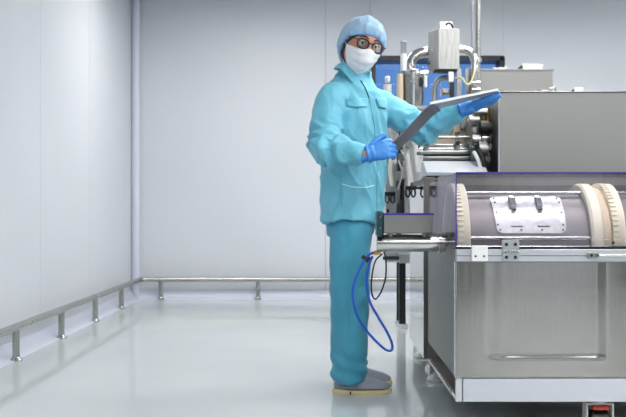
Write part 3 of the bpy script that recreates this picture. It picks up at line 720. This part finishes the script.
# casters
def caster(root, x, y, top, w_=.05):
    c = obj('caster', B(lambda bm: [box(bm, x-.058, x+.058, y-.045, y+.045, top-.006, top), cyl(bm, (x, y, top-.022), (x, y, top-.006), .03), box(bm, x-.050, x-.044, y-.03, y+.03, .03, top-.018), box(bm, x+.044, x+.050, y-.03, y+.03, .03, top-.018), box(bm, x-.05, x+.05, y-.03, y+.03, top-.024, top-.018)]), 'white_plastic', root, .003, label='white caster housing')
    cyo('wheel', 'black', c, (x-.03, y, .036), (x+.03, y, .036), .036, n=28)
    obj('brake_tab', B(box, x-.030, x+.030, y-.044, y-.020, top-.040, top-.026), 'red', c, .004, label='red brake tab')
cxx = P(598, 0, 3.42).x
for x, y in ((cxx, 3.42), (DX1-.12, 3.42), (.66, 4.14), (DX1-.12, 4.14)): caster(dm, x, y, .118)
# blue air hose and black cable
hf = thing('air_hose', 'thin blue air hose looping down beside the teal trousers', 'hose', P(376, 252, 3.62))
tbo('hose', 'hose', hf, [P(*p) for p in ((374.5, 253, 3.64), (371, 253.5, 3.63), (366, 258, 3.62), (359, 270, 3.6), (353, 288, 3.6), (354, 306, 3.62), (361, 323, 3.66), (372, 337, 3.7), (384, 348.5, 3.72), (391, 350.5, 3.72), (392, 344, 3.72), (387, 332, 3.7), (378, 317, 3.68), (370, 302, 3.66), (366.5, 284, 3.65), (368, 268, 3.64), (372.5, 256, 3.64))], .0052, n=12)
cyo('fitting', 'brass', hf, P(374, 253, 3.64), P(380.5, 252.3, 3.64), .0085, label='brass fitting')
obj('coupling', B(lambda bm: [cyl(bm, P(362, 256, 3.62), P(368, 261, 3.62), .008), cyl(bm, P(366, 262, 3.615), P(370, 257, 3.615), .006)]), 'black', hf, label='black push-in coupling')
bc = tbo('power_cable', 'black', None, [P(*p) for p in ((384, 251, 3.66), (386, 262, 3.7), (385.5, 278, 3.75), (381, 292, 3.78), (375.5, 299, 3.80), (372, 294, 3.80), (371.5, 280, 3.78), (375, 262, 3.72), (382, 254, 3.68))], .0035, n=8)
tag(bc, 'thin black cable looping below the polished pipe', 'cable')

# ------------------------------------------------------------------ capsule machine behind
EX0, EY0, EY1 = .458, 4.32, 5.02
em = thing('encapsulation_machine', 'large steel processing machine with rollers and side panels behind the drum machine', 'machine', (EX0, EY0, 0))
bxo('front_plate', 'dull_plate', em, EX0, P(435, 0, EY0).x, EY0, EY0+.012, .112, .955, label='dull steel front plate')
bxo('front_plate', 'dull_plate', em, P(438.5, 0, EY0).x, 2.0, EY0, EY0+.012, .112, .96)
bxo('cabinet_core', 'black', em, EX0+.01, 1.99, EY0+.014, EY1-.01, .14, .95, label='inner cabinet coloured black to darken the gap between the plates')  # filled in black so the shaded gap between front plates shows dark
bxo('side_panel', 'mirror', em, EX0, EX0+.008, EY0+.012, EY1, .112, .92, label='mirror-like left side panel')
bxo('back_panel', 'steel', em, EX0, 2.0, EY1-.008, EY1, .112, .95)
for x in (P(430, 0, EY0).x, ):
    for y_ in (274, 355): cyo('screw', 'polish', em, P(430, y_, EY0-.003), P(430, y_, EY0+.002)+Vector((0, .004, 0)), .005, n=10)
# levelling feet
for x, y in ((.528, 4.36), (1.9, 4.36), (.53, 5.05), (1.9, 5.05)):
    f = bmesh.new(); revz(f, [(0, .050), (.012, .052), (.022, .046), (.034, .024), (.045, .020)], x, y); lf = obj('levelling_foot', f, 'white_plastic', em, label='white levelling foot')
    obj('foot_stem', B(lambda bm: [cyl(bm, (x, y, .04), (x, y, .13), .012), cyl(bm, (x, y, .085), (x, y, .112), .03)]), 'dark_metal', lf)
# roller unit standing on the machine base
rs = thing('roller_unit', 'steel roller unit with white sloping table and drive wheels under the raised teal arm', 'machine unit', (.47, 4.6, .95))
tx0, tx1 = P(424, 0, 4.45).x, P(484, 0, 4.45).x
obj('work_table', B(lambda bm: loft(bm, [[Vector((x, y, z)) for y, z in ((4.345, .962), (4.345, .980), (4.47, 1.030), (4.59, 1.045), (4.59, .962))] for x in (tx0, tx1)])), 'white_paint', rs, .003, label='white sloping work table')
bl = obj('roller_block', B(lambda bm: [box(bm, tx0+.01, tx1-.03, 4.62, 4.72, .955, 1.085), box(bm, tx0+.015, tx1-.04, 4.63, 4.70, 1.095, 1.13), box(bm, tx0+.02, tx1-.05, 4.65, 4.69, .96, 1.10)]), 'polish', rs, .004)
cyo('roller', 'steel', bl, (tx0-.02, 4.60, 1.088), (tx1-.03, 4.60, 1.088), .013); cyo('roller', 'steel_dark', bl, (tx0+.01, 4.595, 1.058), (tx1-.03, 4.595, 1.058), .012)
obj('block_slot', B(box, tx0+.02, tx1-.05, 4.618, 4.622, 1.068, 1.080), 'black', bl)
bxo('back_plate', 'beige', rs, tx0+.02, P(482, 0, 4.78).x, 4.80, 4.815, .955, 1.27, label='dull beige back plate')
bxo('upper_housing', 'steel', rs, P(427, 0, 4.9).x, P(476, 0, 4.9).x, 4.85, 4.98, .955, 1.30)
for px, m_ in ((431, 'grey_pipe'), (440, 'steel_dark'), (449, 'beige'), (461, 'steel'), (468, 'dark_metal')):
    bxo('valve_block', m_, rs, P(px, 0, 4.76).x, P(px+6, 0, 4.76).x, 4.75, 4.80, P(0, 131-(px%4)*2, 4.75).z, P(0, 122-(px%3)*3, 4.75).z, bevel=.004)
cyo('guide_rod', 'steel', rs, P(417, 137.5, 4.6), P(472, 137.5, 4.6), .008); cyo('guide_rod', 'polish', rs, P(419, 149, 4.63)+Vector((0, 0, 0)), P(472, 149, 4.63), .006)
for px in (427, 458):
    bxo('rod_support', 'steel', rs, P(px-2, 0, 4.60).x, P(px+2, 0, 4.60).x, 4.60, 4.64, 1.08, 1.19)
    cyo('knob', 'black', rs, P(px, 143, 4.58), P(px, 143, 4.58)+Vector((0, .04, 0)), .011, n=14); cyo('knob', 'black', rs, P(px, 133, 4.58), P(px, 133, 4.58)+Vector((0, .04, 0)), .008, n=14)
# drive cluster on the right
cl = obj('drive_housing', B(lambda bm: [box(bm, P(470, 0, 4.6).x, P(478, 0, 4.6).x, 4.55, 4.75, .955, 1.25), box(bm, P(479, 0, 4.6).x, P(486, 0, 4.6).x, 4.62, 4.78, .955, 1.31)]), 'steel_dark', rs, .004)
for px, py, r, w_, m_ in ((484, 128, .036, 8, 'black'), (489.5, 128, .026, 6, 'dark_metal'), (482, 150, .050, 8, 'steel_dark'), (486, 163, .055, 5, 'black'), (476, 140, .03, 8, 'steel'), (474, 120, .022, 10, 'steel'), (480, 112, .018, 14, 'steel'), (489.5, 148, .022, 6, 'polish'), (487, 138, .016, 10, 'polish')):
    a, b = P(px-w_/2, py, 4.50), P(px+w_/2, py, 4.50); cyo('drive_wheel', m_, cl, a, Vector((min(b.x, .802), a.y, a.z)), r, n=28)
for px in (473, 479, 484, 488): cyo('spindle', 'polish' if px % 2 else 'brass', cl, P(px, 108, 4.58), P(px, 130, 4.58), .007)
for px, py in ((472, 130), (479, 136), (475, 148), (470, 145)): bxo('clamp_block', 'dark_metal' if px % 2 else 'steel', cl, P(px, 0, 4.52).x, P(px+4, 0, 4.52).x, 4.50, 4.55, P(0, py+3, 4.5).z, P(0, py-3, 4.5).z)
tbo('cable', 'black', cl, [P(479, 150, 4.45), P(483, 158, 4.42), P(485, 170, 4.42)], .012); tbo('cable', 'white_plastic', cl, [P(474, 152, 4.45), P(478, 160, 4.42), P(481, 171, 4.42)], .009)
def clips(root, px, py, Y):
    c = obj('spring_clip', B(lambda bm: [box(bm, P(px-5.5, 0, Y).x, P(px+5.5, 0, Y).x, Y-.03, Y, P(0, py+2, Y).z, P(0, py-2, Y).z)]), 'black', root, .004, label='black double spring clip')
    for s_ in (-2.8, 2.8): tbo('wire_loop', 'dark_metal', c, [P(px+s_-1.4, py+1, Y-.02), P(px+s_-2, py+6, Y-.02), P(px+s_, py+9, Y-.02), P(px+s_+2, py+6, Y-.02), P(px+s_+1.4, py+1, Y-.02)], .0045, n=8)
# ---- grey cabinet
gx0 = P(498, 0, 4.36).x; gz = P(0, 91.5, 4.36).z
gc = thing('steel_cabinet', 'wide plain satin-grey steel cabinet behind the drum hood at right', 'cabinet', (gx0, 4.36, .96))
bxo('body', 'grey_panel', gc, gx0+.006, 2.0, 4.36, 4.80, .96, gz-.004)
obj('edge_trim', B(lambda bm: [box(bm, gx0, gx0+.008, 4.352, 4.36, .96, gz), box(bm, gx0, 2.0, 4.352, 4.80, gz-.004, gz)]), 'polish', gc, .001, label='bright steel edge trim')
for px in (540, 551):
    x = P(px, 0, 4.5).x; hh = bmesh.new(); 
    if px == 540: box(hh, x, x+.04, 4.48, 4.52, gz, gz+.022); cyl(hh, (x-.005, 4.49, gz), (x-.005, 4.49, gz+.03), .006)
    else: cyl(hh, (x+.02, 4.5, gz), (x+.02, 4.5, gz+.045), .006); cyl(hh, (x-.01, 4.5, gz+.034), (x+.022, 4.5, gz+.034), .005)
    obj('toggle_clamp', hh, 'polish', gc, .002)
x = P(571, 0, 4.5).x; lt = obj('lid_catch', B(lambda bm: [box(bm, x+.012, x+.055, 4.48, 4.53, gz, gz+.036)]), 'white_plastic', gc, .004); obj('catch_lever', B(lambda bm: loft(bm, [[Vector((x-.004, y, gz)), Vector((x+.012, y, gz)), Vector((x+.012, y, gz+.03))] for y in (4.49, 4.52)])), 'black', lt)
# ---- upper steel box
ux0, ux1, uz = P(479, 0, 5.72).x, P(553, 0, 5.72).x, P(0, 69, 5.72).z
ub = thing('steel_hopper_box', 'smaller brushed steel box with knobs on top standing beyond the grey cabinet', 'machine housing', (ux0, 5.72, 0))
bxo('housing', 'grey_panel', ub, ux0, ux1, 5.72, 6.15, .2, uz-.01)
bxo('lid', 'grey_panel', ub, ux0-.006, ux1+.006, 5.714, 6.156, uz-.012, uz)
for x in (ux0+.04, ux1-.04):
    for y in (5.76, 6.10): cyo('leg', 'steel', ub, (x, y, 0), (x, y, .21), .02)
x = P(516, 0, 5.82).x; hb = obj('lid_handle', B(lambda bm: [box(bm, x+.035, x+.165, 5.80, 5.90, uz, uz+.045)]), 'polish', ub, .006)
obj('handle_wedge', B(lambda bm: loft(bm, [[Vector((x-.012, y, uz)), Vector((x+.035, y, uz)), Vector((x+.035, y, uz+.04))] for y in (5.81, 5.89)])), 'black', hb)
x = P(497, 0, 5.82).x; bxo('lid_clasp', 'polish', ub, x-.03, x+.05, 5.80, 5.86, uz, uz+.022); bxo('lid_clasp', 'white_plastic', ub, x+.045, x+.06, 5.80, 5.86, uz, uz+.03)

# ------------------------------------------------------------------ upper pipework
ct = thing('control_box', 'upright steel box with white junction box on top and chrome elbow pipes either side', 'machine housing', P(450, 100, 5.15))
cx0, cx1 = P(438.5, 0, 5.1).x, P(459.5, 0, 5.1).x; cz0, cz1 = P(0, 69, 5.1).z, P(0, 28.5, 5.1).z
def cbx(bm):
    q = [(cx0, 5.1), (cx1, 5.1), (cx1-.01, 5.34), (cx0-.012, 5.30)]
    loft(bm, [[Vector((x, y, z)) for x, y in q] for z in (cz0, cz1)])
obj('box_body', B(lambda bm: loft(bm, [[Vector((x, y, z)) for x, y in ((cx0, 5.1), (cx1, 5.1), (cx1-.03, 5.25), (cx0-.045, 5.20))] for z in (cz0, cz1)])), nz(mat('matte_box_steel', (.62, .62, .62, 1), .4, .7), scale=(12, 12, 1), nscale=10, rough=(.3, .5), colmix=((.34, .34, .335, 1), (.48, .48, .47, 1))), ct, .002)
jbx = bxo('junction_box', 'white_plastic', ct, P(439.5, 0, 5.15).x, P(452, 0, 5.15).x, 5.13, 5.2, cz1, cz1+.045, bevel=.004)
tbo('cable', 'black', jbx, [P(446, 25, 5.12), P(448, 23, 5.11), P(451, 24, 5.11), P(453, 28, 5.12)], .005)
bxo('base_strip', 'black', ct, cx0-.02, cx1-.01, 5.12, 5.2, cz0-.012, cz0)
bxo('stand', 'black', ct, P(450, 0, 5.15).x, P(454, 0, 5.15).x, 5.13, 5.17, 0, cz0-.01, label='black support post'); bxo('terminal_box', 'white_plastic', ct, P(448.5, 0, 5.1).x, P(453.5, 0, 5.1).x, 5.09, 5.13, P(0, 82, 5.1).z, P(0, 72, 5.1).z)
cyo('lamp_knob', 'yellow_cable', ct, P(431.5, 51, 5.17), P(433.5, 51, 5.17), .012)
cyo('cable_gland', 'black', ct, P(429, 62, 5.2), P(432.5, 63, 5.2), .018)
tbo('elbow_pipe', 'polish', ct, [P(434, 52, 5.25), P(424, 52.5, 5.25), P(416, 55.5, 5.25), P(411, 62, 5.25), P(410, 70, 5.25)], .030, n=24, label='thick chrome elbow on the left')
tbo('elbow_pipe', 'polish', ct, [P(457, 49, 5.25), P(465, 49.5, 5.25), P(471, 53, 5.25), P(474.5, 61, 5.25), P(474.5, 72, 5.25)], .022, n=24, label='chrome elbow on the right')
tbo('grey_bend', 'grey_pipe', ct, [P(451, 78, 5.2), P(443, 78, 5.2), P(437, 82, 5.2), P(434.5, 90, 5.2), P(434, 104, 5.2)], .015, n=16)
cyo('stub_pipe', 'steel', ct, P(441, 92, 5.18), P(449.5, 92, 5.18), .018); bxo('flange', 'polish', ct, P(441, 0, 5.17).x, P(442.5, 0, 5.17).x, 5.15, 5.21, P(0, 96, 5.18).z, P(0, 88, 5.18).z)
bxo('mount_plate', 'steel', ct, P(456, 0, 5.2).x, P(461, 0, 5.2).x, 5.18, 5.2, .3, P(0, 69, 5.2).z); bxo('mount_plate', 'steel', ct, P(465, 0, 5.32).x, P(479, 0, 5.32).x, 5.30, 5.32, .3, P(0, 69, 5.32).z)
cyo('down_pipe', 'steel', ct, P(474.5, 70, 5.25), P(474.5, 108, 5.25), .020)
tbo('cable', 'yellow_cable', ct, [P(455, 78, 5.1), P(462, 78, 5.08), P(466, 84, 5.08), P(471, 82, 5.1), P(475, 70, 5.12), P(477, 66, 5.15)], .005)
for y_ in (83, 90): cyo('stub_pipe', 'polish', ct, P(472, y_, 5.15), P(480, y_, 5.15), .013)
# tank
tn = thing('mixing_tank', 'small round steel tank with white cylinder on top left of the control box', 'tank', P(412, 112, 5.05))
tcx, tcy = P(412.5, 0, 5.1).x, 5.12
tz0, tz1 = P(0, 105, 5.0).z, P(0, 71, 5.1).z
tkb = bmesh.new(); revz(tkb, [(tz0, .05), (tz0+.02, .062), (tz1-.03, .064), (tz1-.028, .070), (tz1-.014, .070), (tz1-.012, .064), (tz1, .055), (tz1+.012, .03), (tz1+.02, .01)], tcx, tcy, 40); obj('tank_shell', tkb, 'steel', tn)
cyo('stand_pipe', 'grey_pipe', tn, P(413, 72, 5.045), P(413, 106, 5.045), .009); cyo('pipe_collar', 'polish', tn, P(413, 80, 5.02), P(413, 83, 5.02), .014)
cyo('side_bottle', 'beige', tn, P(400, 104, 5.07), P(400, 74, 5.07), .020, r2=.017, label='beige side cylinder')
cyo('outlet_stub', 'polish', tn, P(420, 74, 5.08), P(428, 73.5, 5.08), .019); bxo('white_valve', 'white_plastic', tn, P(424, 0, 5.05).x, P(427, 0, 5.05).x, 5.04, 5.08, P(0, 87, 5.05).z, P(0, 76, 5.05).z)
wc = cyo('white_cylinder', 'white_plastic', tn, P(403.5, 71, 5.1), P(403.5, 54, 5.1), .018)
obj('clear_cap', B(cyl, P(403.5, 54, 5.1), P(403.5, 41.5, 5.1), .017), 'smoke', wc)
cyo('cap_disc', 'white_plastic', wc, P(403.5, 42, 5.1), P(403.5, 41, 5.1), .018)
cyo('dome_knob', 'polish', tn, P(412, 66, 5.08), P(412, 61, 5.08), .010, r2=.005)
bxo('tank_shelf', 'grey_pipe', tn, P(383, 0, 5.05).x, P(440, 0, 5.05).x, 5.04, 5.22, P(0, 108, 5.0).z, P(0, 105, 5.0).z)
bxo('support_column', 'steel_dark', tn, .585, .625, 5.17, 5.22, 0, P(0, 108, 5.1).z)
# pipes to the ceiling
p1 = thing('ceiling_pipe', 'thicker steel pipe rising to the ceiling left of the brushed steel box', 'pipe', P(477.5, 100, 5.55))
cyo('pipe', 'steel', p1, (P(478, 0, 5.5).x, 5.5, 0), (P(478, 0, 5.5).x, 5.5, ZC), .015); cyo('collar', 'polish', p1, P(478, 62, 5.5), P(478, 58, 5.5), .022)
p2 = cyo('ceiling_pipe', 'grey_pipe', None, (P(472.3, 0, 5.6).x, 5.6, 0), (P(472.3, 0, 5.6).x, 5.6, ZC), .008); tag(p2, 'thin pale pipe rising to the ceiling beside the thicker pipe', 'pipe')
# bottle behind the shoulder
bt = thing('bottle', 'small bottle with white label and round cap between shoulder and tank', 'bottle', P(387.5, 100, 5.1))
q = P(387.5, 0, 5.1); b2 = bmesh.new(); zz = [P(0, 105, 5.0).z]+[P(0, y, 5.1).z for y in (104, 85, 83.5, 82)]; revz(b2, [(zz[0], .019), (zz[1], .021), (zz[2], .021), (zz[3], .016), (zz[4], .009)], q.x, 5.1); obj('bottle_body', b2, 'smoke', bt)
b2 = bmesh.new(); revz(b2, [(P(0, 94, 5.1).z, .0225), (P(0, 84.5, 5.1).z, .0225)], q.x, 5.1); obj('label', b2, 'white_plastic', bt)
b2 = bmesh.new(); revz(b2, [(P(0, 82.5, 5.1).z, .010), (P(0, 80.5, 5.1).z, .014), (P(0, 77.5, 5.1).z, .015), (P(0, 76, 5.1).z, .009)], q.x, 5.1); obj('cap', b2, 'white_plastic', bt)

# ------------------------------------------------------------------ white cabinet further back
rm = thing('white_equipment_cabinet', 'white equipment cabinet on black legs further back left of the steel machine', 'cabinet', (.5, 6.2, 0))
rx0, rx1 = P(385.5, 0, 6.2).x, P(422, 0, 6.2).x
bxo('body', 'white_paint', rm, rx0, rx1, 6.2, 6.55, P(0, 262, 6.2).z, P(0, 128, 6.2).z)
for x in (P(401, 0, 6.4).x, P(418, 0, 6.4).x):
    for y in (6.30, 6.50):
        l_ = bxo('leg', 'black', rm, x-.022, x+.022, y-.022, y+.022, .03, P(0, 261, 6.2).z)
        cyo('leg_foot', 'white_plastic', l_, (x, y, 0), (x, y, .03), .035)
clips(rm, 390, 194, 6.19)
bxo('cable_box', 'grey_pipe', rm, P(400, 0, 6.1).x, P(410, 0, 6.1).x, 6.12, 6.2, P(0, 263, 6.15).z, P(0, 254, 6.15).z)
cyo('tie_bar', 'dark_metal', rm, P(383, 258, 6.18), P(402, 258, 6.18), .012)
bxo('door_seam', 'grey_pipe', rm, P(396, 0, 6.195).x, P(397, 0, 6.195).x, 6.196, 6.2, P(0, 255, 6.2).z, P(0, 135, 6.2).z, bevel=0)
bxo('small_plate', 'dark_metal', rm, P(386.5, 0, 6.195).x, P(389, 0, 6.195).x, 6.19, 6.2, P(0, 213, 6.2).z, P(0, 209, 6.2).z)
for pts_, r_ in (([(403, 118), (404, 135), (407, 160), (411, 190), (413, 235)], .024), ([(410, 126), (413.5, 140), (416, 155), (418, 172)], .020), ([(391, 118), (393, 145), (390, 170), (392, 186)], .012)):
    tbo('guide_arm', 'white_plastic', rm, [P(a, b, 6.05) for a, b in pts_], r_, n=10)
lc = obj('mechanism_post', B(lambda bm: [box(bm, P(397.5, 0, 6.1).x, P(401, 0, 6.1).x, 6.08, 6.2, P(0, 240, 6.1).z, P(0, 118, 6.1).z), box(bm, P(401.5, 0, 6.1).x, P(404, 0, 6.1).x, 6.06, 6.2, P(0, 225, 6.1).z, P(0, 150, 6.1).z)]), 'dark_metal', rm, .004, label='dark upright post with small valves')
for i, (px, py, w_, h_, m_) in enumerate(((401, 125, 6, 10, 'steel'), (396, 140, 5, 14, 'grey_pipe'), (402, 158, 7, 10, 'steel_dark'), (399, 176, 6, 9, 'steel'), (404, 170, 3, 18, 'grey_pipe'), (398, 196, 4, 16, 'steel_dark'), (401, 212, 3, 24, 'black'), (393, 128, 4, 12, 'grey_pipe'), (400, 148, 5, 6, 'black'), (408, 144, 5, 8, 'steel'), (395, 160, 3, 8, 'white_plastic'), (406, 132, 4, 7, 'black'))):
    a, b = P(px-w_/2, py+h_/2, 6.03), P(px+w_/2, py-h_/2, 6.03); bxo('valve_block', m_, lc, a.x, b.x, 6.0+.01*(i % 3), 6.08, a.z, b.z, bevel=.004)
for k, (a, b, c) in enumerate((((395, 150), (391, 168), (393, 186)), ((401, 150), (406, 162), (402, 178)), ((398, 160), (402, 172), (398, 190)))):
    tbo('tube', 'yellow_cable' if k == 0 else 'grey_pipe', lc, [P(*a, 5.99), P(*b, 5.98), P(*c, 5.99)], .006)
clips(em, 410.5, 188, 4.6); cyo('clip_rod', 'dark_metal', em, P(412, 188, 4.6), (EX0+.004, 4.6, P(412, 188, 4.6).z), .006)
for a, b, r_ in (((418, 126), (421, 150), .016), ((414, 112), (416, 128), .02), ((425, 112), (424, 134), .014)): cyo('post', 'dark_metal' if a[0] == 418 else 'steel', rm, P(*a, 6.15), P(*b, 6.15), r_)
